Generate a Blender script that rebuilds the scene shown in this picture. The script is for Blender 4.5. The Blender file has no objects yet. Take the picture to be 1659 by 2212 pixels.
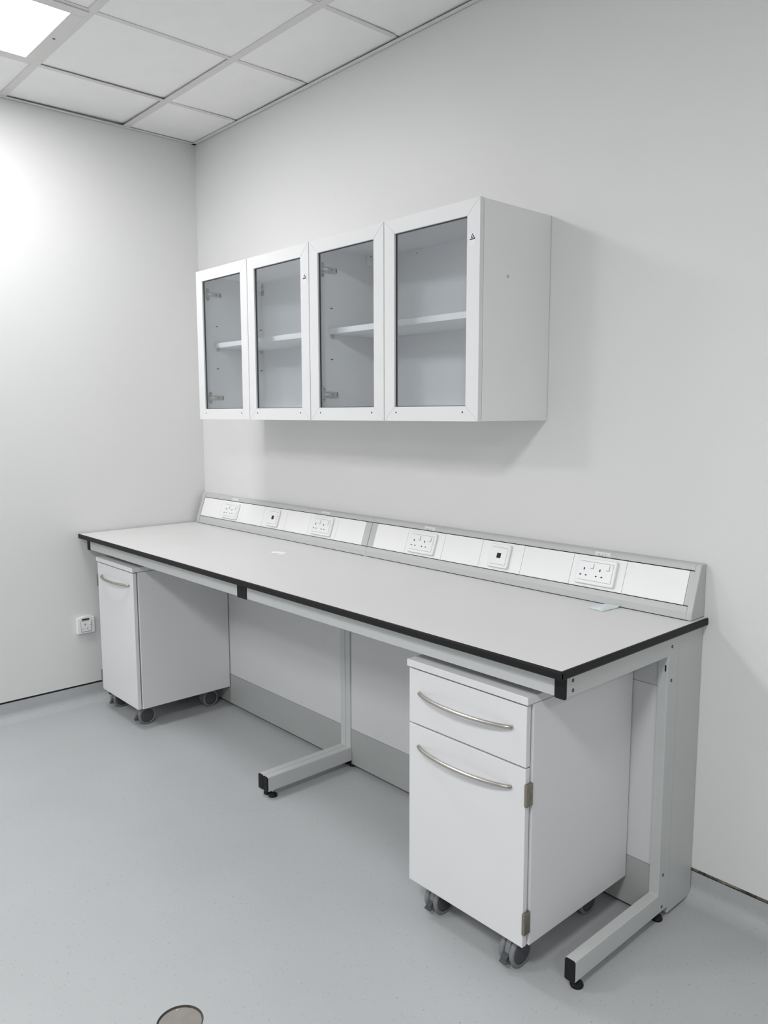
import bpy, bmesh, math, random
from mathutils import Vector, Matrix

random.seed(4)
SC = bpy.context.scene
COL = SC.collection

# ------------------------------------------------------------------ materials
def lin(c):
    return tuple((v / 12.92) if v <= 0.04045 else ((v + 0.055) / 1.055) ** 2.4 for v in c)

def s8(r, g, b):
    return lin((r / 255, g / 255, b / 255))

def mat(name, col, rough=0.5, metal=0.0, mottle=0.02, scale=6.0, bump=0.0, bscale=200.0, spec=0.5, coat=0.0):
    m = bpy.data.materials.new(name)
    m.use_nodes = True
    nt = m.node_tree
    b = nt.nodes['Principled BSDF']
    b.inputs['Roughness'].default_value = rough
    b.inputs['Metallic'].default_value = metal
    b.inputs['Specular IOR Level'].default_value = spec
    b.inputs['Coat Weight'].default_value = coat
    tc = nt.nodes.new('ShaderNodeTexCoord')
    n = nt.nodes.new('ShaderNodeTexNoise')
    n.inputs['Scale'].default_value = scale
    n.inputs['Detail'].default_value = 3
    nt.links.new(tc.outputs['Object'], n.inputs['Vector'])
    r = nt.nodes.new('ShaderNodeValToRGB')
    r.color_ramp.elements[0].position = 0.3
    r.color_ramp.elements[1].position = 0.7
    r.color_ramp.elements[0].color = tuple(v * (1 - mottle) for v in col) + (1,)
    r.color_ramp.elements[1].color = tuple(min(1, v * (1 + mottle)) for v in col) + (1,)
    nt.links.new(n.outputs['Fac'], r.inputs['Fac'])
    nt.links.new(r.outputs['Color'], b.inputs['Base Color'])
    if bump:
        n2 = nt.nodes.new('ShaderNodeTexNoise')
        n2.inputs['Scale'].default_value = bscale
        nt.links.new(tc.outputs['Object'], n2.inputs['Vector'])
        bp = nt.nodes.new('ShaderNodeBump')
        bp.inputs['Strength'].default_value = bump
        bp.inputs['Distance'].default_value = 0.002
        nt.links.new(n2.outputs['Fac'], bp.inputs['Height'])
        nt.links.new(bp.outputs['Normal'], b.inputs['Normal'])
    return m

def vinyl_material():
    m = mat('speckled_grey_vinyl', (0.46, 0.475, 0.485), 0.42, mottle=0.03, scale=2.0, bump=0.05, bscale=120)
    nt = m.node_tree
    b = nt.nodes['Principled BSDF']
    base = b.inputs['Base Color'].links[0].from_socket
    tc = [n for n in nt.nodes if n.type == 'TEX_COORD'][0]
    prev = base
    for sc, thr, col, fac in ((75, 0.16, (0.25, 0.26, 0.27, 1), 0.55), (95, 0.15, (0.62, 0.63, 0.64, 1), 0.5), (28, 0.07, (0.22, 0.22, 0.23, 1), 0.6)):
        v = nt.nodes.new('ShaderNodeTexVoronoi')
        v.inputs['Scale'].default_value = sc
        nt.links.new(tc.outputs['Object'], v.inputs['Vector'])
        # only some cells carry a chip
        sep = nt.nodes.new('ShaderNodeSeparateColor')
        nt.links.new(v.outputs['Color'], sep.inputs['Color'])
        less = nt.nodes.new('ShaderNodeMath'); less.operation = 'LESS_THAN'
        less.inputs[1].default_value = thr
        nt.links.new(v.outputs['Distance'], less.inputs[0])
        some = nt.nodes.new('ShaderNodeMath'); some.operation = 'GREATER_THAN'
        some.inputs[1].default_value = 0.62
        nt.links.new(sep.outputs['Red'], some.inputs[0])
        mul = nt.nodes.new('ShaderNodeMath'); mul.operation = 'MULTIPLY'
        nt.links.new(less.outputs[0], mul.inputs[0]); nt.links.new(some.outputs[0], mul.inputs[1])
        mul2 = nt.nodes.new('ShaderNodeMath'); mul2.operation = 'MULTIPLY'
        nt.links.new(mul.outputs[0], mul2.inputs[0]); mul2.inputs[1].default_value = fac
        mx = nt.nodes.new('ShaderNodeMix'); mx.data_type = 'RGBA'
        nt.links.new(mul2.outputs[0], mx.inputs['Factor'])
        nt.links.new(prev, mx.inputs['A'])
        mx.inputs['B'].default_value = col
        prev = mx.outputs['Result']
    nt.links.new(prev, b.inputs['Base Color'])
    return m

def glass_material():
    m = bpy.data.materials.new('clear_cabinet_glass')
    m.use_nodes = True
    nt = m.node_tree
    nt.nodes.clear()
    out = nt.nodes.new('ShaderNodeOutputMaterial')
    t = nt.nodes.new('ShaderNodeBsdfTransparent'); t.inputs['Color'].default_value = GLASS_TINT + (1,)
    g = nt.nodes.new('ShaderNodeBsdfGlossy'); g.inputs['Roughness'].default_value = 0.02
    f = nt.nodes.new('ShaderNodeFresnel'); f.inputs['IOR'].default_value = 1.5
    mx = nt.nodes.new('ShaderNodeMixShader')
    ge = nt.nodes.new('ShaderNodeNewGeometry')       # the same reflectance on both faces of the pane
    io = nt.nodes.new('ShaderNodeMapRange')
    io.inputs['To Min'].default_value = 1.5; io.inputs['To Max'].default_value = 1 / 1.5
    nt.links.new(ge.outputs['Backfacing'], io.inputs['Value'])
    nt.links.new(io.outputs['Result'], f.inputs['IOR'])
    nt.links.new(f.outputs[0], mx.inputs['Fac'])
    nt.links.new(t.outputs[0], mx.inputs[1]); nt.links.new(g.outputs[0], mx.inputs[2])
    nt.links.new(mx.outputs[0], out.inputs['Surface'])
    return m

def emit_material(name, strength, col=(1, 1, 1)):
    m = bpy.data.materials.new(name)
    m.use_nodes = True
    nt = m.node_tree
    nt.nodes.clear()
    out = nt.nodes.new('ShaderNodeOutputMaterial')
    e = nt.nodes.new('ShaderNodeEmission')
    e.inputs['Color'].default_value = col + (1,)
    e.inputs['Strength'].default_value = strength
    nt.links.new(e.outputs[0], out.inputs['Surface'])
    return m

GLASS_TINT = (0.945, 0.96, 0.97)
LAMP = 21.5
M = dict(
    wall=mat('white_wall_panel', (0.77, 0.77, 0.767), 0.45, mottle=0.006, scale=1.5, spec=0.35),
    farwall=mat('bounce_cutting_grey', (0.38, 0.38, 0.38), 0.6, mottle=0.006, scale=1.5),  # unseen walls, greyed to cut bounced light and deepen contact shadows
    tile=mat('white_ceiling_tile', (0.90, 0.895, 0.89), 0.9, mottle=0.012, scale=9, bump=0.15, bscale=260, spec=0.1),
    tee=mat('off_white_ceiling_grid', (0.70, 0.695, 0.68), 0.5, mottle=0.02, scale=20),
    angle=mat('grey_white_wall_angle', (0.74, 0.74, 0.73), 0.5, mottle=0.04, scale=15),
    plenum=mat('dark_ceiling_void', (0.03, 0.03, 0.03), 0.9),
    vinyl=vinyl_material(),
    gap=mat('black_joint_and_slot_shade', (0.012, 0.012, 0.012), 0.9),  # joint black, also the painted shade in the trunking slots
    rough=mat('rough_brown_plaster_edge', (0.16, 0.14, 0.115), 0.95, mottle=0.75, scale=38, bump=0.8, bscale=90),
    lining=mat('white_cabinet_board', (0.89, 0.89, 0.89), 0.4, mottle=0.006, spec=0.4),
    white=mat('white_melamine', (0.745, 0.745, 0.755), 0.38, mottle=0.006, spec=0.45),
    inner=mat('white_cabinet_lining', (0.88, 0.885, 0.895), 0.45, mottle=0.006),
    frame=mat('white_powder_coat', (0.80, 0.80, 0.805), 0.35, mottle=0.005),
    grey=mat('light_grey_powder_coat', (0.54, 0.555, 0.55), 0.42, mottle=0.012, bump=0.04, bscale=500),
    panel=mat('pale_grey_panel', (0.63, 0.63, 0.64), 0.45, mottle=0.008),
    kick=mat('grey_kick_panel', (0.38, 0.395, 0.39), 0.45, mottle=0.015),
    lam=mat('light_grey_laminate', (0.70, 0.70, 0.695), 0.38, mottle=0.012, scale=3, bump=0.03, bscale=300),
    black=mat('black_plastic_edge', (0.010, 0.010, 0.010), 0.5, mottle=0.1, spec=0.25),
    cap=mat('black_end_cap', (0.010, 0.010, 0.012), 0.55, mottle=0.1, spec=0.25),
    rubber=mat('dark_grey_rubber', (0.06, 0.065, 0.07), 0.6, mottle=0.05),
    tyre=mat('grey_caster_tyre', (0.20, 0.21, 0.22), 0.55, mottle=0.04),
    steel=mat('brushed_nickel', (0.50, 0.48, 0.44), 0.32, metal=1.0, mottle=0.06, scale=40),
    hinge=mat('nickel_hinge', (0.52, 0.51, 0.48), 0.38, metal=1.0, mottle=0.1, scale=60),
    bronze=mat('dull_bronze_nickel', (0.33, 0.30, 0.25), 0.4, metal=1.0, mottle=0.08, scale=60),
    plate=mat('white_cover_plate', (0.91, 0.91, 0.91), 0.4, mottle=0.004),
    plastic=mat('white_socket_plastic', (0.89, 0.895, 0.90), 0.28, mottle=0.004, coat=0.1),
    hole=mat('dark_hole', (0.015, 0.015, 0.015), 0.8),
    groove=mat('soft_grey_groove', (0.27, 0.27, 0.27), 0.7),
    label=mat('off_white_label', (0.78, 0.77, 0.74), 0.6, mottle=0.02, scale=60),
    ink=mat('grey_ink', (0.16, 0.15, 0.14), 0.8),
    navy=mat('navy_ink', (0.012, 0.010, 0.035), 0.6),
    sticker=mat('white_sticker', (0.84, 0.84, 0.88), 0.4),
    paper=mat('white_paper', (0.9, 0.9, 0.9), 0.8, mottle=0.02, scale=60),
    sachet=mat('pale_blue_white_sachet', (0.70, 0.765, 0.78), 0.65, mottle=0.05, scale=50, bump=0.3, bscale=80),
    smudge=mat('grey_smudge', (0.52, 0.52, 0.52), 0.6),
    disc=mat('worn_beige_steel', (0.27, 0.255, 0.235), 0.55, mottle=0.08, scale=25),
    rim=mat('dark_steel_rim', (0.10, 0.09, 0.08), 0.6, mottle=0.2, scale=50),
    glass=glass_material(),
    glow=emit_material('lit_diffuser', LAMP),
)

# ------------------------------------------------------------------ mesh helpers
def add_box(bm, x0, x1, y0, y1, z0, z1, bev=0.0, seg=2, T=None):
    vs = [bm.verts.new((x, y, z)) for x in (x0, x1) for y in (y0, y1) for z in (z0, z1)]
    idx = [(0, 1, 3, 2), (4, 6, 7, 5), (0, 4, 5, 1), (2, 3, 7, 6), (0, 2, 6, 4), (1, 5, 7, 3)]
    fs = [bm.faces.new([vs[i] for i in q]) for q in idx]
    geom = vs
    if bev > 0:
        es = list({e for f in fs for e in f.edges})
        r = bmesh.ops.bevel(bm, geom=es, offset=bev, segments=seg, affect='EDGES', profile=0.5)
        geom = list({v for f in r['faces'] for v in f.verts} | {v for v in vs if v.is_valid})
    if T is not None:
        bmesh.ops.transform(bm, matrix=T, verts=[v for v in geom if v.is_valid])

def add_prism(bm, poly, a0, a1, axis, bev=0.0, seg=2, T=None):
    """extrude a 2-D polygon along an axis: axis x -> poly is (y,z); y -> (x,z); z -> (x,y)"""
    def P(p, a):
        return {'x': (a, p[0], p[1]), 'y': (p[0], a, p[1]), 'z': (p[0], p[1], a)}[axis]
    A = [bm.verts.new(P(p, a0)) for p in poly]
    B = [bm.verts.new(P(p, a1)) for p in poly]
    n = len(poly)
    fs = [bm.faces.new(A), bm.faces.new(B[::-1])]
    for i in range(n):
        fs.append(bm.faces.new((A[i], B[i], B[(i + 1) % n], A[(i + 1) % n])))
    bmesh.ops.recalc_face_normals(bm, faces=fs)
    geom = A + B
    if bev > 0:
        es = list({e for f in fs for e in f.edges})
        r = bmesh.ops.bevel(bm, geom=es, offset=bev, segments=seg, affect='EDGES', profile=0.5)
        geom = list({v for f in r['faces'] for v in f.verts} | {v for v in A + B if v.is_valid})
    if T is not None:
        bmesh.ops.transform(bm, matrix=T, verts=[v for v in geom if v.is_valid])

def rounded_rect(x0, x1, z0, z1, r, n=5):
    pts = []
    for cx, cz, a in ((x1 - r, z1 - r, 0), (x0 + r, z1 - r, 90), (x0 + r, z0 + r, 180), (x1 - r, z0 + r, 270)):
        for i in range(n + 1):
            t = math.radians(a + 90 * i / n)
            pts.append((cx + r * math.cos(t), cz + r * math.sin(t)))
    return pts

def add_lathe(bm, profile, centre, axis='z', n=32, T=None):
    """profile of (radius, height) turned about an axis through centre; closed with caps"""
    rings = []
    new = []
    for r, h in profile:
        ring = []
        for i in range(n):
            a = 2 * math.pi * i / n
            c, s = r * math.cos(a), r * math.sin(a)
            p = {'z': (c, s, h), 'x': (h, c, s), 'y': (c, h, s)}[axis]
            v = bm.verts.new(Vector(p) + Vector(centre))
            ring.append(v); new.append(v)
        rings.append(ring)
    fs = []
    for a, b in zip(rings, rings[1:]):
        for i in range(n):
            fs.append(bm.faces.new((a[i], a[(i + 1) % n], b[(i + 1) % n], b[i])))
    fs.append(bm.faces.new(rings[0][::-1])); fs.append(bm.faces.new(rings[-1]))
    bmesh.ops.recalc_face_normals(bm, faces=fs)
    for f in fs:
        f.smooth = len(f.verts) == 4
    if T is not None:
        bmesh.ops.transform(bm, matrix=T, verts=new)

def add_tube(bm, pts, r, n=12, squash=1.0):
    pts = [Vector(p) for p in pts]
    rings = []
    for i, p in enumerate(pts):
        t = (pts[min(i + 1, len(pts) - 1)] - pts[max(i - 1, 0)]).normalized()
        up = Vector((0, 0, 1)) if abs(t.z) < 0.9 else Vector((0, 1, 0))
        s = t.cross(up).normalized(); u = s.cross(t).normalized()
        rings.append([bm.verts.new(p + s * math.cos(2 * math.pi * k / n) * r + u * math.sin(2 * math.pi * k / n) * r * squash) for k in range(n)])
    fs = []
    for a, b in zip(rings, rings[1:]):
        for k in range(n):
            f = bm.faces.new((a[k], a[(k + 1) % n], b[(k + 1) % n], b[k])); f.smooth = True; fs.append(f)
    fs.append(bm.faces.new(rings[0][::-1])); fs.append(bm.faces.new(rings[-1]))
    bmesh.ops.recalc_face_normals(bm, faces=fs)

def add_ribbon(bm, pts, w, y0, y1):
    """flat stroke along a polyline in the x-z plane"""
    for a, b in zip(pts, pts[1:]):
        d = Vector((b[0] - a[0], b[1] - a[1])).normalized()
        n = Vector((-d.y, d.x)) * w / 2
        e = d * w * 0.3
        A = Vector(a) - e; B = Vector(b) + e
        add_prism(bm, [tuple(A + n), tuple(A - n), tuple(B - n), tuple(B + n)], y0, y1, 'y')

class MB:
    """collects shapes, each with its own material, into one mesh object"""
    def __init__(self):
        self.bm = bmesh.new(); self.mats = []; self.lay = self.bm.faces.layers.int.new('m')
    def _mark(self, m):
        if m not in self.mats: self.mats.append(m)
        i = self.mats.index(m)
        for f in self.bm.faces:
            if f[self.lay] == 0:
                f.material_index = i; f[self.lay] = 1
        return self
    def box(self, m, *a, **k): add_box(self.bm, *a, **k); return self._mark(m)
    def prism(self, m, *a, **k): add_prism(self.bm, *a, **k); return self._mark(m)
    def lathe(self, m, *a, **k): add_lathe(self.bm, *a, **k); return self._mark(m)
    def tube(self, m, *a, **k): add_tube(self.bm, *a, **k); return self._mark(m)
    def ribbon(self, m, *a, **k): add_ribbon(self.bm, *a, **k); return self._mark(m)
    def build(self, name, parent=None, T=None):
        if T is not None: bmesh.ops.transform(self.bm, matrix=T, verts=self.bm.verts)
        me = bpy.data.meshes.new(name)
        base = Vector((0, 0, 0))
        p = parent
        while p is not None:
            base += p.location; p = p.parent
        o = bpy.data.objects.new(name, me)
        COL.objects.link(o)
        if parent is not None:
            bmesh.ops.translate(self.bm, vec=-base, verts=self.bm.verts)
            o.parent = parent
        else:
            vs = [v.co for v in self.bm.verts]
            c = Vector(((min(v.x for v in vs) + max(v.x for v in vs)) / 2, (min(v.y for v in vs) + max(v.y for v in vs)) / 2, min(v.z for v in vs)))
            bmesh.ops.translate(self.bm, vec=-c, verts=self.bm.verts)
            o.location = c
        self.bm.to_mesh(me); self.bm.free()
        for m in self.mats: me.materials.append(M[m])
        return o

def tag(o, label, cat, group=None, kind=None):
    o['label'] = label; o['category'] = cat
    if group: o['group'] = group
    if kind: o['kind'] = kind
    return o

def thing(name, loc, label, cat, group=None):
    o = bpy.data.objects.new(name, None)
    COL.objects.link(o); o.location = loc
    o.empty_display_size = 0.1
    return tag(o, label, cat, group)

# ------------------------------------------------------------------ the room
H = 3.001
RX, RY = 7.2, -7.6           # far walls of the room, behind the photographer
PX = 0.4572                  # first ceiling tee from the left wall
PY = -0.403                  # first ceiling tee from the back wall
DC, DR = (2.382, -1.457), 0.0585

def floor_mesh():
    b = MB(); bm = b.bm
    outer = [bm.verts.new(p) for p in ((0.05, RY, 0), (RX, RY, 0), (RX, -0.05, 0), (0.05, -0.05, 0))]
    n = 64
    inner = [bm.verts.new((DC[0] + DR * math.cos(2 * math.pi * i / n), DC[1] + DR * math.sin(2 * math.pi * i / n), 0)) for i in range(n)]
    es = [bm.edges.new((outer[i], outer[(i + 1) % 4])) for i in range(4)] + [bm.edges.new((inner[i], inner[(i + 1) % n])) for i in range(n)]
    bmesh.ops.triangle_fill(bm, edges=es, use_beauty=True)
    for f in bm.faces:
        if f.normal.z < 0: f.normal_flip()
    b._mark('vinyl')
    return b
tag(floor_mesh().build('floor'), 'pale grey speckled vinyl floor coved up the walls', 'floor', kind='structure')

Z0 = 0.104                   # bottom edge of the wall panels
b = MB(); b.box('wall', -0.06, 0, RY, 0.06, Z0, 3.3)
tag(b.build('wall_left'), 'white wall on the left of the room', 'wall', kind='structure')
b = MB(); b.box('wall', 0.0, RX, 0, 0.06, 0.099, 3.3)
tag(b.build('wall_back'), 'white wall behind the bench and cabinets', 'wall', kind='structure')
b = MB(); b.box('farwall', RX, RX + 0.06, RY, 0.06, 0, 3.3)
tag(b.build('wall_right'), 'unseen wall at the far right, greyed to cut bounced light', 'wall', kind='structure')
b = MB(); b.box('farwall', 0, RX, RY - 0.06, RY, 0, 3.3)
tag(b.build('wall_front'), 'unseen wall behind the photographer, greyed to cut bounced light', 'wall', kind='structure')

# coved skirting: floor vinyl turned up the wall
prof = [(0.0065, 0.093), (0.0, 0.093)]
R = 0.035
prof = [(0.012, 0.094), (0.003, 0.094), (0.003, 0.045)]
for i in range(1, 9):
    a = math.radians(90 * i / 8)
    prof.append((0.003 - 0.053 * (1 - math.cos(a)), 0.045 - 0.045 * math.sin(a)))
prof += [(-0.05, -0.02), (0.012, -0.02)]
b = MB(); b.prism('vinyl', [(p[0], p[1] - (0.008 if p[1] > 0.09 else 0)) for p in prof], 0.0, RX, 'x')
for f in b.bm.faces: f.smooth = False
tag(b.build('baseboard_back'), 'grey vinyl cove along the foot of the back wall', 'skirting', kind='structure')
b = MB(); b.prism('vinyl', [(-p[0], p[1]) for p in prof], RY, 0.0, 'y')
tag(b.build('baseboard_left'), 'grey vinyl cove along the foot of the left wall', 'skirting', kind='structure')
b = MB(); b.box('gap', -0.03, -0.004, RY, 0.0, 0.08, 0.112)
tag(b.build('trim_1'), 'thin black gap above the left vinyl cove', 'trim', kind='structure')
b = MB()
b.box('gap', 0.0, RX, 0.004, 0.03, 0.08, 0.112)
xs = 2.9                      # ragged plaster edge showing in the gap
while xs < 3.6:
    w = random.uniform(0.012, 0.03)
    b.box('rough', xs, xs + w, 0.0003, 0.006, 0.0905 + random.uniform(-0.001, 0.0016), 0.0992, bev=0.0006)
    xs += w
tag(b.build('trim_2'), 'ragged brown and black gap above the back vinyl cove', 'trim', kind='structure')

# ceiling tiles
xs = [0.0] + [PX + 0.6 * i for i in range(12)] + [RX]
ys = [0.0] + [PY - 0.6 * i for i in range(12)] + [RY]
LX, LY = 1, 2                 # grid cell of the lit panel
ceil = MB()
for i in range(len(xs) - 1):
    for j in range(len(ys) - 1):
        if (i, j) == (LX, 2): continue
        x0, x1, y1, y0 = xs[i], xs[i + 1], ys[j], ys[j + 1]
        if x1 - x0 < 0.02 or y1 - y0 < 0.02: continue
        g = 0.006
        tile = [x0 + g, x1 - g, y0 + g, y1 - g]
        if i == 0: tile[0] = x0 + 0.010
        if j == 0: tile[3] = y1 - 0.013
        T = None
        cx, cy = (x0 + x1) / 2, (y0 + y1) / 2
        if (i, j) == (1, 1):   # this tile sits proud of the grid along one edge
            T = Matrix.Translation((cx, cy, H + 0.004)) @ Matrix.Rotation(math.radians(0.35), 4, 'Y') @ Matrix.Rotation(math.radians(0.4), 4, 'X') @ Matrix.Translation((-cx, -cy, -H - 0.004)); T = Matrix.Translation((0, 0, 0.0035)) @ T
        if (i, j) == (0, 1):
            T = Matrix.Translation((cx, cy, H)) @ Matrix.Rotation(math.radians(0.5), 4, 'Y') @ Matrix.Rotation(math.radians(0.7), 4, 'X') @ Matrix.Translation((-cx, -cy, -H)); T = Matrix.Translation((0, 0, 0.0045)) @ T
        if j == 0 and i in (1, 2, 3):
            T = Matrix.Translation((cx, cy, H)) @ Matrix.Rotation(math.radians(0.55), 4, 'X') @ Matrix.Rotation(math.radians(-0.25), 4, 'Y') @ Matrix.Translation((-cx, -cy, -H)); T = Matrix.Translation((0, 0, 0.0025)) @ T
        ceil.box('tile', tile[0], tile[1], tile[2], tile[3], H + 0.003, H + 0.018, bev=0.0015, seg=1, T=T)
tag(ceil.build('ceiling'), 'suspended ceiling of square white tiles', 'ceiling', kind='structure')
g = MB()
WX, WY = 0.017, 0.012
for y in ys[1:-1]:
    g.box('tee', 0.008, RX, y - WX, y + WX, H - 0.0005, H + 0.0025)
    g.box('tee', 0.008, RX, y - 0.002, y + 0.002, H + 0.0025, H + 0.03)
for x in xs[1:-1]:
    e = [0.0] + ys[1:-1] + [RY]
    for j in range(len(e) - 1):
        top = e[j] - (WX if j else 0.045)
        bot = e[j + 1] + WX
        g.box('tee', x - WY, x + WY, bot, top, H + 0.0, H + 0.0028)
        g.box('tee', x - 0.002, x + 0.002, bot, top, H + 0.0028, H + 0.03)
tag(g.build('trim_3'), 'off-white metal grid holding the ceiling tiles', 'trim', kind='structure')
g = MB()
AW = 0.022
for q in ((0, AW, RY, 0), (0, RX, -AW, 0), (RX - AW, RX, RY, 0), (0, RX, RY, RY + AW)):
    g.box('angle', q[0], q[1], q[2], q[3], H - 0.003, H - 0.0008)
g.box('angle', 0, 0.0015, RY, 0, H - 0.003, H + 0.03)
g.box('angle', 0, RX, -0.0015, 0, H - 0.003, H + 0.03)
tag(g.build('trim_4'), 'grey metal edge strip where the ceiling meets the walls', 'trim', kind='structure')
b = MB(); b.box('plenum', 0, RX, RY, 0, 3.25, 3.3)
tag(b.build('trim_5'), 'dark void above the ceiling tiles', 'trim', kind='structure')

# ------------------------------------------------------------------ lit ceiling panel
lx0, lx1, ly1, ly0 = xs[1] + 0.006, xs[2] - 0.006, ys[2] - 0.006, ys[3] + 0.006
t = thing('ceiling_light', ((lx0 + lx1) / 2, (ly0 + ly1) / 2, H - 0.002), 'lit square flat panel light with grey-white frame set in the ceiling grid', 'light')
mid = ((lx0 + lx1) / 2, (ly0 + ly1) / 2)
E2 = 0.2425
b = MB()
z0, z1 = H - 0.0045, H + 0.014
b.box('tee', lx0, mid[0] - E2, ly0, ly1, z0, z1, bev=0.001)
b.box('tee', mid[0] + E2, lx1, ly0, ly1, z0, z1, bev=0.001)
b.box('tee', mid[0] - E2, mid[0] + E2, ly0, mid[1] - E2, z0, z1, bev=0.001)
b.box('tee', mid[0] - E2, mid[0] + E2, mid[1] + E2, ly1, z0, z1, bev=0.001)
b.box('tee', mid[0] - E2, mid[0] + E2, mid[1] - E2, mid[1] + E2, z1 - 0.003, z1)
b.lathe('hole', [(0.0055, z0 - 0.0006), (0.0055, z0 + 0.001)], (mid[0], mid[1] + 0.271, 0), n=12)
b.lathe('hole', [(0.0055, z0 - 0.0006), (0.0055, z0 + 0.001)], (mid[0] + 0.271, mid[1], 0), n=12)
b.build('frame', t)
b = MB(); b.box('glow', mid[0] - E2, mid[0] + E2, mid[1] - E2, mid[1] + E2, H - 0.002, H + 0.002)
d = b.build('diffuser', t); d['label'] = 'glowing white diffuser'

# ------------------------------------------------------------------ laboratory bench
BX0, BX1, BY = 0.016, 3.009, -0.747
ZT = 0.9134
bench = thing('laboratory_bench', (1.5, -0.37, 0), 'long light grey laboratory bench with black edged worktop on grey steel C-frame legs', 'bench')
b = MB()
b.box('lam', BX0, BX1, BY, -0.001, 0.8915, ZT, bev=0.0012)
b.build('worktop', bench)
b = MB()
def edge_profile(o):  # bull-nosed black band
    return [(0, 0.8895), (o * 0.7, 0.8905), (o, 0.8945), (o, 0.9075), (o * 0.7, 0.912), (0, 0.9128)]
b.prism('black', [(BY - p[0], p[1]) for p in edge_profile(0.005)], BX0 - 0.005, BX1 + 0.005, 'x')
b.prism('black', [(BX1 + p[0], p[1]) for p in edge_profile(0.005)], BY - 0.0045, -0.001, 'y')
b.prism('black', [(BX0 - p[0], p[1]) for p in edge_profile(0.005)], BY - 0.0045, BY + 0.025, 'y')
e = b.build('edge_band', bench); e['label'] = 'black edging round the worktop'

RZ0, RZ1 = 0.832, 0.8905
FY0, FY1, FZ0, FZ1 = -0.636, -0.15, 0.031, 0.092
UPF = -0.21
AY = -0.712
W = 0.032
def screw(b, x, y, z, axis='x', r=0.0048):
    if axis == 'x':
        b.lathe('hole', [(r, -0.002), (r, 0.0006), (r * 0.55, 0.0006), (r * 0.3, -0.0008)], (x, y, z), 'x', 14)
    else:
        b.lathe('rubber', [(r, 0.002), (r, -0.0006), (r * 0.55, -0.0006)], (x, y, z), 'y', 14)

def c_frame(x0, outer=False):
    x1 = x0 + W
    b = MB()
    b.prism('grey', [(FY0, FZ0), (FY1, FZ0), (FY1, RZ1), (AY, RZ1), (AY, RZ0), (UPF, RZ0), (UPF, FZ1), (FY0, FZ1)], x0, x1, 'x', bev=0.0028)
    f = b.build('leg_frame', bench)
    b = MB(); b.prism('cap', rounded_rect(x0 - 0.0005, x1 + 0.0005, RZ0 - 0.003, RZ1 - 0.0005, 0.004), AY - 0.004, AY + 0.002, 'y', bev=0.0008)
    c = b.build('arm_end_cap', f); c['label'] = 'black cap on the arm end'
    b = MB(); b.prism('cap', rounded_rect(x0 + 0.0005, x1 - 0.0005, FZ0 + 0.0005, FZ1 - 0.0005, 0.005), FY0 - 0.004, FY0 + 0.002, 'y', bev=0.0008)
    c = b.build('foot_end_cap', f); c['label'] = 'black cap on the foot end'
    for y in (FY0 + 0.032, FY1 - 0.035):
        b = MB()
        b.lathe('steel', [(0.005, 0.012), (0.005, FZ0 + 0.002)], ((x0 + x1) / 2, y, 0), n=14)
        b.lathe('cap', [(0.0175, 0.0), (0.0185, 0.004), (0.0165, 0.010), (0.009, 0.0145), (0.006, 0.018)], ((x0 + x1) / 2, y, 0), n=28)
        c = b.build('levelling_foot', f); c['label'] = 'black round levelling foot'
    if outer:
        for y, z in ((-0.685, 0.874), (-0.684, 0.848), (-0.19, 0.859), (-0.188, 0.757), (-0.186, 0.151), (-0.186, 0.048)):
            b = MB(); screw(b, x1, y, z)
            b.build('screw', f)
        b = MB(); b.box('hole', x0 + 0.022, x0 + 0.027, UPF - 0.0004, UPF + 0.001, 0.787, 0.806)
        b.build('slot', f)
    return f
c_frame(0.035)
c_frame(1.494)
c_frame(1.5273)
c_frame(2.968, True)

for x0, x1 in ((0.067, 1.494), (1.5593, 2.968)):
    b = MB(); b.box('grey', x0 + 0.0004, x1 - 0.0004, AY - 0.002, AY + 0.028, RZ0, RZ1, bev=0.0015)
    b.build('front_rail', bench)
    b = MB(); b.box('grey', x0 + 0.0004, x1 - 0.0004, -0.2045, -0.172, 0.737, RZ1, bev=0.0008)
    b.build('back_rail', bench)
    b = MB(); b.box('panel', x0 + 0.0004, x1 - 0.0004, -0.2035, -0.180, 0.176, 0.7355, bev=0.0008)
    p = b.build('back_panel', bench); p['label'] = 'pale grey modesty panel'
    b = MB(); b.box('kick', x0 + 0.0004, x1 - 0.0004, -0.2045, -0.180, 0.017, 0.1745, bev=0.0008)
    p = b.build('kick_panel', bench); p['label'] = 'darker grey kick panel'
# service void end panel
def end_panel(x0, x1):
    b = MB()
    b.prism('grey', [(FY1 + 0.001, 0.010), (-0.018, 0.010), (-0.006, 0.023), (-0.002, 0.05), (-0.002, RZ1 - 0.001), (FY1 + 0.001, RZ1 - 0.001)], x0, x1, 'x', bev=0.001)
    b.build('end_panel', bench)
end_panel(2.974, 2.9985)
end_panel(0.035, 0.055)

# ------------------------------------------------------------------ power trunking on the bench
LIP0, LIP1 = (-0.0825, 0.9145), (-0.079, 0.937)
B0 = Vector((0, -0.0718, 0.9565))          # foot of the cover plates
U = Vector((0, 0.0358, 0.1015)).normalized()
N = Vector((0, -U.z, U.y))
PH = 0.1055                                # height of a cover plate along the slope
def slope(x):
    """local x along the trunking, y out of its face (towards -N), z up the slope"""
    m = Matrix.Identity(4)
    m.col[0][:3] = (1, 0, 0); m.col[1][:3] = tuple(-N); m.col[2][:3] = tuple(U)
    m.col[3][:3] = (x, B0.y, B0.z)
    return m

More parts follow.
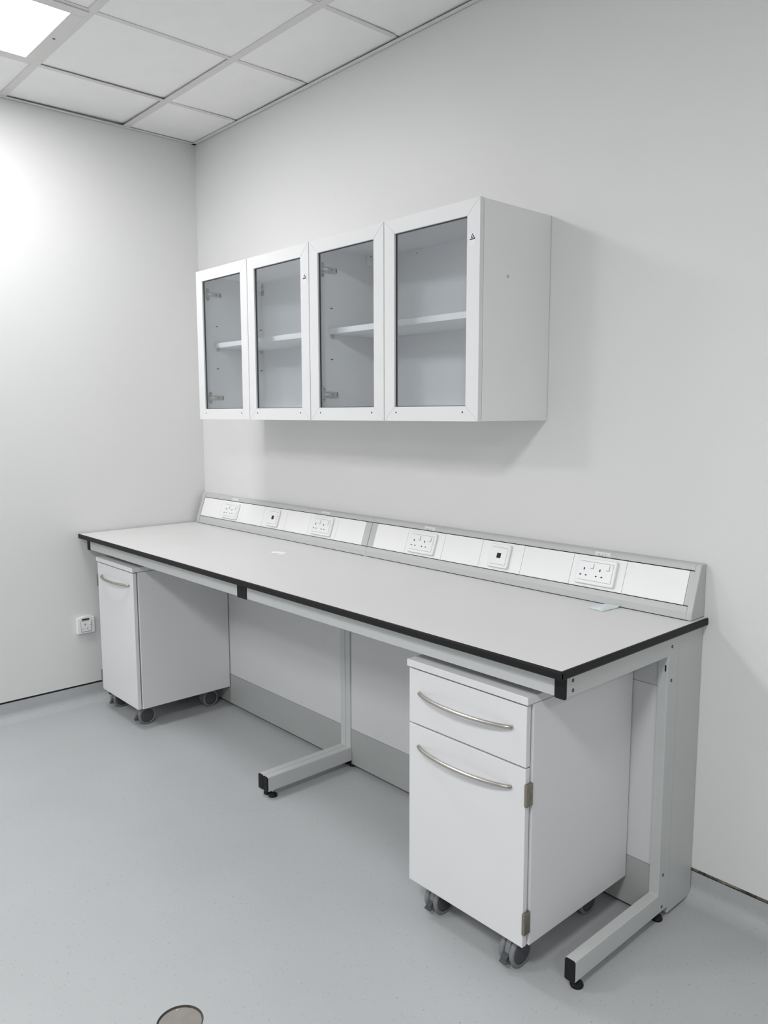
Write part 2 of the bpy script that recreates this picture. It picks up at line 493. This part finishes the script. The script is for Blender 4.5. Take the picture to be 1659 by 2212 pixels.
def trunking(x0, x1, plates, left_cap, right_cap, label, socks):
    t = thing('power_trunking', ((x0 + x1) / 2, -0.045, ZT + 0.0005), label, 'power trunking', 'dado power trunking on the bench')
    top = B0 + U * PH
    dep = -N * 0.006
    pb = [LIP0, LIP1, (B0.y - 0.001, B0.z - 0.0025), (B0.y + dep.y - 0.001, B0.z + dep.z - 0.0025), (top.y + dep.y, top.z + dep.z + 0.0032),
          (top.y, top.z + 0.0032), (-0.0325, 1.0715), (-0.028, 1.0765), (-0.001, 1.0775), (-0.001, LIP0[1])]
    b = MB()
    b.prism('grey', pb, x0 + (0.03 if left_cap else 0.0005), x1 - (0.018 if right_cap else 0.0005), 'x')
    b.box('gap', x0 + 0.012, x1 - 0.012, LIP0[0] - 0.001, -0.01, ZT + 0.0003, ZT + 0.0022)
    # black strip painting in the shade of the slot behind the plates
    b.box('gap', x0 + 0.0305 if left_cap else x0 + 0.001, x1 - 0.0185 if right_cap else x1 - 0.001, 0.0014, 0.0030, -0.0024, PH + 0.0030, T=slope(0))
    b.build('housing', t)
    ps = [(LIP0[0] - 0.001, LIP0[1]), (LIP1[0] - 0.001, LIP1[1]), (B0.y - 0.0015, B0.z - 0.0015), (top.y - 0.0015, top.z + 0.0025), (-0.0335, 1.0717), (-0.028, 1.0775), (-0.001, 1.0785), (-0.001, LIP0[1])]
    if left_cap:
        b = MB(); b.prism('grey', ps, x0, x0 + 0.026, 'x', bev=0.0012); b.build('end_cap', t)
    if right_cap:
        b = MB(); b.prism('grey', ps, x1 - 0.018, x1, 'x', bev=0.0025); b.build('end_cap', t)
    for a0, a1, kind in plates:
        b = MB()
        m = {'blank': 'plate', 'grey': 'grey'}[kind]
        b.box(m, a0 + 0.0006, a1 - 0.0006, -0.0008, 0.0045, 0.0, PH, bev=0.0004, seg=1, T=slope(0))
        p = b.build('cover_plate' if kind == 'blank' else 'filler_plate', t)
        if kind == 'grey': p['label'] = 'narrow grey filler'
    for cx, kind in socks:
        T = slope(cx)
        hw = 0.073 if kind == 'double' else 0.046
        c = PH / 2
        b = MB()
        def rr(m, w, h, y0, y1, r, bev):
            b.prism(m, rounded_rect(-w, w, c - h, c + h, r), y0, y1, 'y', bev=bev, seg=3)
        rr('plastic', hw, 0.0435, -0.0115, -0.0009, 0.006, 0.0035)
        iw = hw - 0.011
        for zz in (c + 0.0315, c - 0.0315):
            b.box('groove', -iw, iw, -0.0119, -0.0113, zz - 0.0005, zz + 0.0005)
        b.box('groove', iw - 0.0005, iw + 0.0005, -0.0119, -0.0113, c - 0.0315, c + 0.0315)
        s = b.build('double_socket' if kind == 'double' else 'data_outlet', t, T)
        if kind == 'double':
            for ox in (-0.044, 0.0155):
                b = MB()
                b.box('hole', ox - 0.002, ox + 0.002, -0.0121, -0.0113, c + 0.002, c + 0.0105)
                for k in (-0.0105, 0.0105):
                    b.box('hole', ox + k - 0.003, ox + k + 0.003, -0.0121, -0.0113, c - 0.0165, c - 0.0125)
                b.build('pin_hole_set', s, T)
                b = MB()
                b.box('plastic', ox + 0.0235, ox + 0.0335, -0.0145, -0.0112, c + 0.010, c + 0.026, bev=0.0012, T=None)
                b.box('groove', ox + 0.0228, ox + 0.0342, -0.0119, -0.0112, c + 0.0088, c + 0.0100)
                b.box('groove', ox + 0.0335, ox + 0.0344, -0.0119, -0.0112, c + 0.0088, c + 0.026)
                b.build('switch', s, T)
        else:
            b = MB()
            b.box('hole', -0.0095, 0.0085, -0.0123, -0.0113, c - 0.008, c + 0.0105)
            p = b.build('port', s, T); p['label'] = 'black network port'
    return t

def trunk_label(t, cx):
    """small printed label on the upper strip above a socket"""
    b = MB()
    f0, f1 = B0 + U * (PH + 0.003), Vector((0, -0.0325, 1.0715))
    d = (f1 - f0)
    m = Matrix.Identity(4)
    u = d.normalized(); n = Vector((0, -u.z, u.y))
    m.col[1][:3] = tuple(-n); m.col[2][:3] = tuple(u); m.col[3][:3] = (cx, f0.y, f0.z)
    b.box('label', -0.029, 0.029, -0.0008, 0.0, 0.0005, d.length + 0.002, bev=0.0003, seg=1)
    s = b.build('label_sticker', t, m)
    b = MB()
    for ox, w in ((-0.014, 0.003), (-0.010, 0.0012), (0.0, 0.002), (0.012, 0.0035)):
        b.box('ink', ox - w / 2, ox + w / 2, -0.0011, -0.0007, 0.004 + (0.002 if ox > 0.01 else 0), 0.0075 + (0.001 if ox > 0.01 else 0))
    b.build('printed_mark', s, m)

t1 = trunking(0.036, 1.5155,
    [(0.066, 0.2645, 'blank'), (0.2645, 0.4755, 'blank'), (0.4755, 0.683, 'blank'), (0.683, 0.884, 'blank'), (0.884, 1.076, 'blank'), (1.076, 1.287, 'blank'), (1.287, 1.4765, 'blank'), (1.4765, 1.5150, 'grey')],
    True, False, 'grey power trunking along the back of the bench, section beside the left wall', [(0.378, 'double'), (0.784, 'data'), (1.183, 'double')])
t2 = trunking(1.5160, 3.0,
    [(1.5165, 1.552, 'grey'), (1.552, 1.749, 'blank'), (1.749, 1.957, 'blank'), (1.957, 2.152, 'blank'), (2.152, 2.348, 'blank'), (2.348, 2.557, 'blank'), (2.557, 2.758, 'blank'), (2.758, 2.968, 'blank'), (2.968, 2.9840, 'grey')],
    False, True, 'grey power trunking along the back of the bench, section ending at the open right end', [(1.846, 'double'), (2.248, 'data'), (2.657, 'double')])
for t, xc in ((t1, (0.385, 1.180)), (t2, (1.862, 2.663))):
    for x in xc: trunk_label(t, x)

# ------------------------------------------------------------------ glass-fronted wall cabinets
CZ0, CZ1, CF = 1.5035, 2.197, -0.368
def hinge_mesh(x, z):
    b = MB()
    b.prism('hinge', [(-0.318 + 0.009 * math.cos(a) , z + s * 0.018 + 0.012 * math.sin(a)) for s, a in
        [(1, math.radians(k)) for k in range(0, 181, 30)] + [(-1, math.radians(k)) for k in range(180, 361, 30)]], x, x + 0.004, 'x', bev=0.0006)
    b.prism('hinge', [(-0.336, z - 0.010), (-0.250, z - 0.010), (-0.250, z + 0.010), (-0.336, z + 0.010)], x + 0.004, x + 0.013, 'x', bev=0.0025)
    b.box('rubber', x + 0.0128, x + 0.0135, -0.259, -0.2535, z - 0.007, z + 0.007)
    b.lathe('rubber', [(0.0032, 0.010), (0.0032, 0.0138)], (x, -0.279, z), 'x', 12)
    b.box('frame', x + 0.0128, x + 0.0142, -0.322, -0.300, z - 0.004, z + 0.004, bev=0.0005)
    b.box('hinge', x + 0.002, x + 0.012, -0.350, -0.334, z - 0.008, z + 0.008, bev=0.002)
    for s in (-1, 1):
        b.lathe('rubber', [(0.0028, 0.003), (0.0028, 0.0046)], (x, -0.318, z + s * 0.021), 'x', 12)
    return b

def door(cab, x0, x1, hinge_x, hinge_side, logo):
    st = 0.0545
    rl = 0.050
    ix0, ix1 = x0 + st - (0.0 if hinge_side < 0 else 0.002), x1 - st
    iz0, iz1 = CZ0 + rl, CZ1 - rl
    y0, y1 = CF, CF + 0.018
    g = 0.0003
    b = MB()
    b.prism('frame', [(x0, CZ0 + g), (ix0 - g, iz0), (ix0 - g, iz1), (x0, CZ1 - g)], y0, y1, 'y', bev=0.0006, seg=1)
    b.prism('frame', [(x1, CZ0 + g), (x1, CZ1 - g), (ix1 + g, iz1), (ix1 + g, iz0)], y0, y1, 'y', bev=0.0006, seg=1)
    b.prism('frame', [(x0 + g, CZ0), (x1 - g, CZ0), (ix1, iz0 - g), (ix0, iz0 - g)], y0, y1, 'y', bev=0.0006, seg=1)
    b.prism('frame', [(x0 + g, CZ1), (ix0, iz1 + g), (ix1, iz1 + g), (x1 - g, CZ1)], y0, y1, 'y', bev=0.0006, seg=1)
    # dark seal round the pane
    s = 0.0022
    for q in ((ix0, ix0 + s, iz0, iz1), (ix1 - s, ix1, iz0, iz1), (ix0 + s, ix1 - s, iz0, iz0 + s), (ix0 + s, ix1 - s, iz1 - s, iz1)):
        b.box('rubber', q[0], q[1], y0 + 0.007, y0 + 0.013, q[2], q[3])
    for x in (ix0 + 0.008, ix1 - 0.012):
        b.lathe('hole', [(0.0031, y0 - 0.0003), (0.0031, y0 + 0.001)], (x, 0, CZ0 + 0.030), 'y', 12)
    d = b.build('door', cab)
    b = MB(); b.box('glass', ix0 + 0.0005, ix1 - 0.0005, y0 + 0.0085, y0 + 0.0115, iz0 + 0.0005, iz1 - 0.0005)
    p = b.build('glass_pane', d); p['label'] = 'clear faintly green glass pane'
    if hinge_side < 0:
        for z in (2.096, 1.607):
            hinge_mesh(hinge_x, z).build('hinge', d)
    if logo:
        lx = ix1 + 0.0285 if logo == 1 else ix1 + 0.024
        lz = 2.068 if logo == 1 else 2.0795
        yy = y0 - 0.0006
        b = MB(); b.box('sticker', lx - 0.0135, lx + 0.0125, yy, y0 - 0.0001, lz - 0.028, lz + 0.0125, bev=0.0002, seg=1)
        sk = b.build('maker_sticker', d); sk['label'] = 'small white sticker with open navy triangle mark'
        k = 0.001
        b = MB()
        b.ribbon('navy', [(lx + .4 * k, lz + 9.3 * k), (lx - 4.6 * k, lz - 1.2 * k), (lx + 1.0 * k, lz - 1.2 * k)], 0.0029, yy - 0.0002, yy + 0.0001)
        b.ribbon('navy', [(lx + 3.4 * k, lz + 4.8 * k), (lx + 9.0 * k, lz - 6.2 * k), (lx - 10.2 * k, lz - 6.6 * k)], 0.0032, yy - 0.0002, yy + 0.0001)
        mk = b.build('triangle_mark', d); mk['label'] = 'navy open triangle mark'
    return d

def cabinet(x0, x1, split, label):
    cab = thing('wall_cabinet', ((x0 + x1) / 2, -0.18, CZ0), label, 'cabinet', 'glass-fronted cabinets on the back wall')
    th = 0.018
    yb, yf = -0.0015, CF + 0.0205
    b = MB()
    b.box('lining', x0, x0 + th, yf, yb, CZ0 + 0.001, CZ1 - 0.001, bev=0.0008, seg=1)
    b.box('lining', x1 - th, x1, yf, yb, CZ0 + 0.001, CZ1 - 0.001, bev=0.0008, seg=1)
    b.box('lining', x0 + th, x1 - th, yf, yb, CZ0 + 0.001, CZ0 + 0.019)
    b.box('lining', x0 + th, x1 - th, yf, yb, CZ1 - 0.019, CZ1 - 0.001)
    b.box('inner', x0 + th, x1 - th, -0.0135, -0.0055, CZ0 + 0.019, CZ1 - 0.019)
    # shelf-pin holes up the inside of both ends
    for xx, s in ((x0 + th, 1), (x1 - th, -1)):
        for yy in (-0.272, -0.020):
            for zz in (1.7475, 1.949):
                b.box('hole', xx - 0.0002, xx + 0.0004 if s > 0 else xx + 0.0002, yy - 0.006, yy + 0.006, zz - 0.0022, zz + 0.0022)
    if x1 > 2:
        b.lathe('smudge', [(0.006, x1 - 0.0005), (0.006, x1 + 0.0002)], (0, -0.229, 1.970), 'x', 14)
        b.lathe('smudge', [(0.004, -0.0139), (0.004, -0.0132)], (1.762, 0, 2.165), 'y', 12)
    b.build('carcass', cab)
    b = MB(); b.box('lining', x0 + th + 0.002, x1 - th - 0.002, -0.287, -0.015, 1.8455, 1.8675, bev=0.001)
    b.build('shelf', cab)
    for xx, s in ((x0 + th, 1), (x1 - th, -1)):
        for yy in (-0.272, -0.022):
            b = MB()
            b.box('hinge', min(xx, xx + s * 0.010), max(xx, xx + s * 0.010), yy - 0.006, yy + 0.006, 1.831, 1.8453, bev=0.001)
            b.build('shelf_support', cab)
        b = MB()
        xa, xb = sorted((xx + s * 0.0002, xx + s * 0.016))
        b.box('plastic', xa, xb, -0.088, -0.020, 2.137, 2.186, bev=0.003)
        xe = xb if s > 0 else xa
        b.lathe('rubber', [(0.003, -0.0005), (0.003, 0.0006)], (xe, -0.074, 2.173), 'x', 12)
        b.lathe('rubber', [(0.003, -0.0005), (0.003, 0.0006)], (xe, -0.058, 2.155), 'x', 12)
        hb = b.build('hanging_bracket', cab)
        b = MB()
        xa, xb = sorted((xx + s * 0.003, xx + s * 0.028))
        b.box('hinge', xa, xb, -0.0185, -0.014, 2.118, 2.144, bev=0.0008)
        b.lathe('hinge', [(0.005, -0.019), (0.005, -0.024)], ((xa + xb) / 2 + 0.002, 0, 2.156), 'y', 12)
        b.build('hook_plate', hb)
    gap = 0.0018
    door(cab, x0, split - gap, x0 + th, -1, 0)
    door(cab, split + gap, x1, x1 - th, 1, 1 if x1 < 2 else 2)
    return cab
cabinet(0.6265, 1.5145, 1.0695, 'left glass-fronted white wall cabinet, nearer the room corner')
cabinet(1.5185, 2.402, 1.9565, 'right glass-fronted white wall cabinet with its plain end panel in view')

# ------------------------------------------------------------------ mobile pedestals under the bench
def caster(ped, x, y, brake, yaw=0.0):
    """twin-wheel caster with wheels of 88 mm under a swivel plate"""
    r = 0.044
    T = Matrix.Translation((x, y, 0)) @ Matrix.Rotation(yaw, 4, 'Z')
    b = MB()
    b.box('rubber', -0.022, 0.022, 0.002, 0.046, 0.1035, 0.1075, bev=0.001)
    b.lathe('rubber', [(0.012, 0.060), (0.012, 0.104)], (0, 0.022, 0), n=18)
    # hood between the wheels
    hood = [(r * 0.86 * math.cos(math.radians(a)), r + r * 1.10 * math.sin(math.radians(a))) for a in range(20, 181, 16)] + [(-r * 0.85, r * 0.75), (0, r * 0.7), (r * 0.85, r * 0.8)]
    b.prism('tyre', hood, -0.0085, 0.0085, 'x', bev=0.002)
    b.lathe('steel', [(0.004, -0.024), (0.004, 0.024)], (0, 0, r), 'x', 12)
    c = b.build('caster', ped, T)
    for s in (-1, 1):
        b = MB()
        a0 = s * 0.0095; a1 = s * 0.0265
        pr = [(r * 0.80, a0), (r * 0.97, a0 + s * 0.002), (r, a0 + s * 0.006), (r, a1 - s * 0.005), (r * 0.95, a1 - s * 0.001), (r * 0.86, a1), (r * 0.80, a1 - s * 0.002)]
        b.lathe('tyre', pr, (0, 0, r), 'x', 40)
        b.lathe('rubber', [(r * 0.79, a1 - s * 0.006), (r * 0.77, a1 - s * 0.0012), (r * 0.6, a1 + s * 0.0004), (r * 0.25, a1 + s * 0.001)], (0, 0, r), 'x', 40)
        b.build('wheel', c, T)
    if brake:
        b = MB()
        b.prism('rubber', [(-0.030, 0.052), (-0.050, 0.040), (-0.0535, 0.028), (-0.047, 0.026), (-0.043, 0.034), (-0.024, 0.042)], -0.0095, 0.0095, 'x', bev=0.0015)
        b.prism('rubber', [(-0.045, 0.035), (-0.056, 0.029), (-0.056, 0.024), (-0.045, 0.026)], -0.012, 0.012, 'x', bev=0.001)
        k = b.build('brake_lever', c, T); k['label'] = 'black brake pedal'

def bow_handle(parent, xa, xb, z, yf):
    b = MB()
    pts = []
    n = 28
    for i in range(n + 1):
        s = i / n
        x = xa + (xb - xa) * s
        y = yf - 0.034 * (1 - (2 * s - 1) ** 2) ** 0.8 - 0.002
        pts.append((x, y, z))
    b.tube('steel', pts, 0.0058, 14)
    for x in (xa + 0.002, xb - 0.002):
        b.lathe('steel', [(0.005, yf), (0.005, yf - 0.005)], (x, 0, z), 'y', 14)
    h = b.build('handle', parent); h['label'] = 'brushed nickel bow handle'

DFY = -0.715
PZ0, PZ1 = 0.1075, 0.7855
def pedestal(x0, x1, label, drawer, hinge_side, casters):
    cx = (x0 + x1) / 2
    ped = thing('mobile_pedestal', (cx, -0.45, 0), label, 'pedestal', 'mobile pedestals under the bench')
    yb, yf = -0.208, DFY + 0.0235
    th = 0.018
    b = MB()
    b.box('white', x0 - 0.002, x0 + th, yf, yb, PZ0, PZ1 - 0.002, bev=0.0016, seg=2)
    b.box('white', x1 - th, x1 + 0.004, yf, yb, PZ0, PZ1 - 0.002, bev=0.0016, seg=2)
    b.box('white', x0 + th, x1 - th, yf, yb, PZ0, PZ0 + th)
    b.box('white', x0 + th, x1 - th, yb - 0.02, yb - 0.001, PZ0 + th, PZ1 - 0.002)
    b.box('white', x0 + th, x1 - th, yf + 0.002, yb - 0.02, PZ1 - 0.02, PZ1 - 0.002)
    b.build('body', ped)
    b = MB(); b.box('white', x0 - 0.004, x1 + 0.005, DFY - 0.005, yb, PZ1, PZ1 + 0.0215, bev=0.0015)
    b.build('top', ped)
    dx0, dx1 = x0 + 0.002, x1 - 0.001
    zd = PZ1 - 0.006
    if drawer:
        b = MB(); b.box('white', dx0, dx1, DFY, DFY + 0.0175, 0.6145, zd, bev=0.0016)
        d = b.build('drawer', ped)
        bow_handle(d, 2.493, 2.838, 0.712, DFY)
        zd = 0.6095
    b = MB(); b.box('white', dx0, dx1, DFY, DFY + 0.0175, PZ0 + 0.001, zd, bev=0.0016)
    d = b.build('door', ped)
    if drawer: bow_handle(d, 2.490, 2.838, 0.547, DFY)
    else: bow_handle(d, 0.205, 0.524, 0.717, DFY)
    hx = dx1 if hinge_side > 0 else dx0
    for z0, z1 in (((0.509, 0.571), (0.148, 0.210)) if drawer else ((0.655, 0.717), (0.150, 0.212))):
        b = MB()
        xa, xb = sorted((hx - hinge_side * 0.001, hx + hinge_side * 0.0085))
        b.box('bronze', xa, xb, DFY - 0.004, DFY + 0.0225, z0, z1, bev=0.0015)
        xk = xb if hinge_side > 0 else xa
        if drawer and z0 > 0.4:
            b.tube('rubber', [(xk + 0.0001, DFY + 0.006 + 0.007 * math.sin(math.radians(a)), (z0 + z1) / 2 + 0.012 * math.cos(math.radians(a))) for a in range(0, 181, 15)], 0.0006, 6)
        h = b.build('hinge', d); h['label'] = 'bronze-toned corner hinge'
    for x, y, br in casters: caster(ped, x, y, br)
    return ped

pedestal(0.150, 0.5655, 'narrow white one-door pedestal on casters, under the bench by the left wall', False, -1,
         ((0.476, -0.640, True), (0.166, -0.632, True), (0.4755, -0.285, False), (0.185, -0.285, False)))
pedestal(2.447, 2.8855, 'white pedestal with drawer above door on casters, under right bench end', True, 1,
         ((2.815, -0.655, True), (2.509, -0.640, True), (2.806, -0.315, False), (2.509, -0.315, False)))

# ------------------------------------------------------------------ socket on the left wall
sy, sz = -0.736, 0.4235
ws = thing('wall_socket', (0.0, sy, sz - 0.045), 'white switched wall socket with black label, low on the left wall', 'socket')
TW = Matrix(((0, 1, 0, 0), (1, 0, 0, 0), (0, 0, 1, 0), (0, 0, 0, 1)))   # (a, out, z) -> world
TW = Matrix.Translation((0.0, sy, sz)) @ Matrix(((0, 1, 0, 0), (1, 0, 0, 0), (0, 0, 1, 0), (0, 0, 0, 1)))
b = MB()
b.prism('plastic', rounded_rect(-0.0465, 0.0465, -0.043, 0.043, 0.006), 0.0003, 0.017, 'y', bev=0.003, seg=3)
arch = [(-0.036 + 0.072 * i / 10, 0.0425 + 0.006 * math.sin(math.pi * i / 10)) for i in range(11)]
b.prism('plastic', arch + [(0.036, 0.035), (-0.036, 0.035)], 0.0003, 0.0165, 'y')
b.prism('rubber', rounded_rect(-0.0285, 0.0285, -0.033, 0.026, 0.003), 0.0165, 0.0175, 'y')
b.build('surround', ws, TW)
b = MB()
b.prism('plastic', rounded_rect(-0.0268, 0.0268, -0.0312, 0.0242, 0.002), 0.0168, 0.0200, 'y', bev=0.001)
f = b.build('socket_face', ws, TW)
b = MB()
b.box('hole', -0.0085, -0.0045, 0.0196, 0.0204, 0.002, 0.0105)
for a in (-0.019, 0.005): b.box('groove', a - 0.004, a + 0.004, 0.0196, 0.0203, -0.0185, -0.0155)
b.build('pin_hole_set', f, TW)
b = MB(); b.box('plastic', 0.0165, 0.0255, 0.0195, 0.0225, 0.004, 0.0205, bev=0.001)
b.box('groove', 0.0165, 0.0255, 0.0198, 0.0204, 0.002, 0.0038)
b.build('switch', f, TW)
b = MB(); b.box('black', -0.022, 0.017, 0.0168, 0.0180, 0.0290, 0.0375, bev=0.0003, seg=1)
lb = b.build('label_strip', ws, TW); lb['label'] = 'black label strip with faint lettering'
b = MB()
for a, w in ((-0.015, 0.004), (-0.008, 0.003), (-0.001, 0.004), (0.005, 0.002), (0.010, 0.004)):
    b.box('ink', a - w / 2, a + w / 2, 0.0179, 0.0182, 0.0318, 0.0345)
b.build('printed_mark', lb, TW)

# ------------------------------------------------------------------ loose things
def sachet():
    b = MB(); bm = b.bm
    A, B_, C_, D_ = Vector((2.700, -0.166)), Vector((2.757, -0.172)), Vector((2.766, -0.086)), Vector((2.705, -0.0845))
    nu, nv = 14, 20
    def P(i, j, top):
        u, v = i / nu, j / nv
        p = A.lerp(B_, u).lerp(D_.lerp(C_, u), v)
        puff = (math.sin(math.pi * u) ** 0.6) * (math.sin(math.pi * v) ** 0.55)
        wob = 0.0007 * math.sin(9 * u + 4 * v) + 0.0006 * math.sin(17 * v)
        lift = 0.006 * max(0, v - 0.8) / 0.2 * u
        ex = 0.0012 * math.sin(11 * u) if j in (0, nv) else 0
        z = ZT + 0.0012 + lift + (0.0075 * puff + wob * puff + 0.0004 if top else 0.0)
        return (p.x, p.y + ex, max(z, ZT + 0.0004))
    tops = [[bm.verts.new(P(i, j, True)) for i in range(nu + 1)] for j in range(nv + 1)]
    bots = [[bm.verts.new(P(i, j, False)) for i in range(nu + 1)] for j in range(nv + 1)]
    fs = []
    for j in range(nv):
        for i in range(nu):
            fs.append(bm.faces.new((tops[j][i], tops[j][i + 1], tops[j + 1][i + 1], tops[j + 1][i])))
            fs.append(bm.faces.new((bots[j][i], bots[j + 1][i], bots[j + 1][i + 1], bots[j][i + 1])))
    ring = [(0, i) for i in range(nu)] + [(j, nu) for j in range(nv)] + [(nv, i) for i in range(nu, 0, -1)] + [(j, 0) for j in range(nv, 0, -1)]
    for (a, c), (d, e) in zip(ring, ring[1:] + ring[:1]):
        fs.append(bm.faces.new((tops[a][c], bots[a][c], bots[d][e], tops[d][e])))
    bmesh.ops.recalc_face_normals(bm, faces=fs)
    for f in fs: f.smooth = True
    b._mark('sachet')
    return b.build('desiccant_sachet')
tag(sachet(), 'small pale blue-white sachet lying against the trunking on the bench', 'sachet')

def scrap():
    b = MB(); bm = b.bm
    pts = [((1.158, -0.322), (1.190, -0.296), (1.207, -0.318), (1.180, -0.345), 0.0040, 0.0006),
           ((1.191, -0.296), (1.222, -0.289), (1.238, -0.318), (1.208, -0.319), 0.0020, 0.0004)]
    for p0, p1, p2, p3, za, zb in pts:
        hs = (za, za * 0.6, zb * 0.7, zb)
        top = [bm.verts.new((p[0], p[1], ZT + 0.0004 + h)) for p, h in zip((p0, p1, p2, p3), hs)]
        bot = [bm.verts.new((p[0], p[1], ZT + 0.0001 + h)) for p, h in zip((p0, p1, p2, p3), hs)]
        fs = [bm.faces.new(top), bm.faces.new(bot[::-1])]
        for i in range(4): fs.append(bm.faces.new((top[i], bot[i], bot[(i + 1) % 4], top[(i + 1) % 4])))
        bmesh.ops.recalc_face_normals(bm, faces=fs)
    b.box('paper', 1.212, 1.240, -0.334, -0.324, ZT + 0.0001, ZT + 0.0012)
    b._mark('paper')
    return b.build('paper_scrap')
tag(scrap(), 'torn white paper scrap lying in the middle of the bench top', 'paper')

# round metal cover sunk in the floor
fc = thing('floor_cover', (DC[0], DC[1], 0), 'round dull metal cover sunk in the vinyl floor at the bottom edge', 'floor cover')
b = MB()
n = 64
def ring_faces(prof):
    bm = b.bm; rows = []
    for r, z in prof:
        rows.append([bm.verts.new((DC[0] + r * math.cos(2 * math.pi * i / n), DC[1] + r * math.sin(2 * math.pi * i / n), z)) for i in range(n)])
    for a, c in zip(rows, rows[1:]):
        for i in range(n): bm.faces.new((a[i], c[i], c[(i + 1) % n], a[(i + 1) % n]))
    return rows
ring_faces([(DR, 0.0), (DR - 0.0006, -0.0055), (DR - 0.004, -0.0055), (DR - 0.0045, -0.012)])
b._mark('rim')
b.build('rim', fc)
b = MB(); b.lathe('disc', [(DR - 0.004, -0.010), (DR - 0.004, -0.0042), (DR - 0.0048, -0.0036)], (DC[0], DC[1], 0), n=64)
b.lathe('sticker', [(0.0014, -0.0036), (0.0014, -0.003)], (DC[0] - 0.046, DC[1] + 0.016, 0), n=10)
b.build('cover_plate', fc)

# ------------------------------------------------------------------ light
def added_lamp(name, i, j, power):
    L = bpy.data.lights.new(name, 'AREA')
    L.shape = 'SQUARE'; L.size = 0.485
    L.energy = power
    o = bpy.data.objects.new(name, L)
    o.location = ((xs[i] + xs[i + 1]) / 2, (ys[j] + ys[j + 1]) / 2, H - 0.006)
    COL.objects.link(o)
    return o
PW = 24.0 * 0.485 ** 2 * math.pi          # base power, scaled separately for each added lamp
for i, j, k in ((6, 5, 2.6), (1, 6, 1.9), (6, 10, 0.9), (1, 10, 0.9), (10, 5, 1.7)):  # unseen lamps added on the ceiling grid to match the room's shading
    added_lamp('added_ceiling_lamp', i, j, PW * k)

w = bpy.data.worlds.new('world'); SC.world = w
w.use_nodes = True
w.node_tree.nodes['Background'].inputs['Color'].default_value = (0.02, 0.02, 0.02, 1)

# ------------------------------------------------------------------ camera
yaw, pitch, roll = 0.835089, -0.124164, -0.002242
cy, sy_, cp, sp = math.cos(yaw), math.sin(yaw), math.cos(pitch), math.sin(pitch)
fwd = Vector((-sy_ * cp, cy * cp, sp)); rt = Vector((cy, sy_, 0)); up = rt.cross(fwd)
r2 = rt * math.cos(roll) + up * math.sin(roll); u2 = -rt * math.sin(roll) + up * math.cos(roll)
cam = bpy.data.cameras.new('camera')
cam.sensor_fit = 'HORIZONTAL'; cam.sensor_width = 36.0
cam.lens = 36.0 * 1707.6166 / 1659.0
cam.clip_start = 0.05
co = bpy.data.objects.new('camera', cam)
m = Matrix.Identity(4)
m.col[0][:3] = r2; m.col[1][:3] = u2; m.col[2][:3] = -fwd; m.col[3][:3] = (4.087532, -2.299027, 1.530551)
co.matrix_world = m
COL.objects.link(co)
SC.camera = co

vs = SC.view_settings
vs.view_transform = 'Standard'; vs.look = 'None'; vs.gamma = 1.0; vs.use_curve_mapping = False
vs.exposure = 0.37
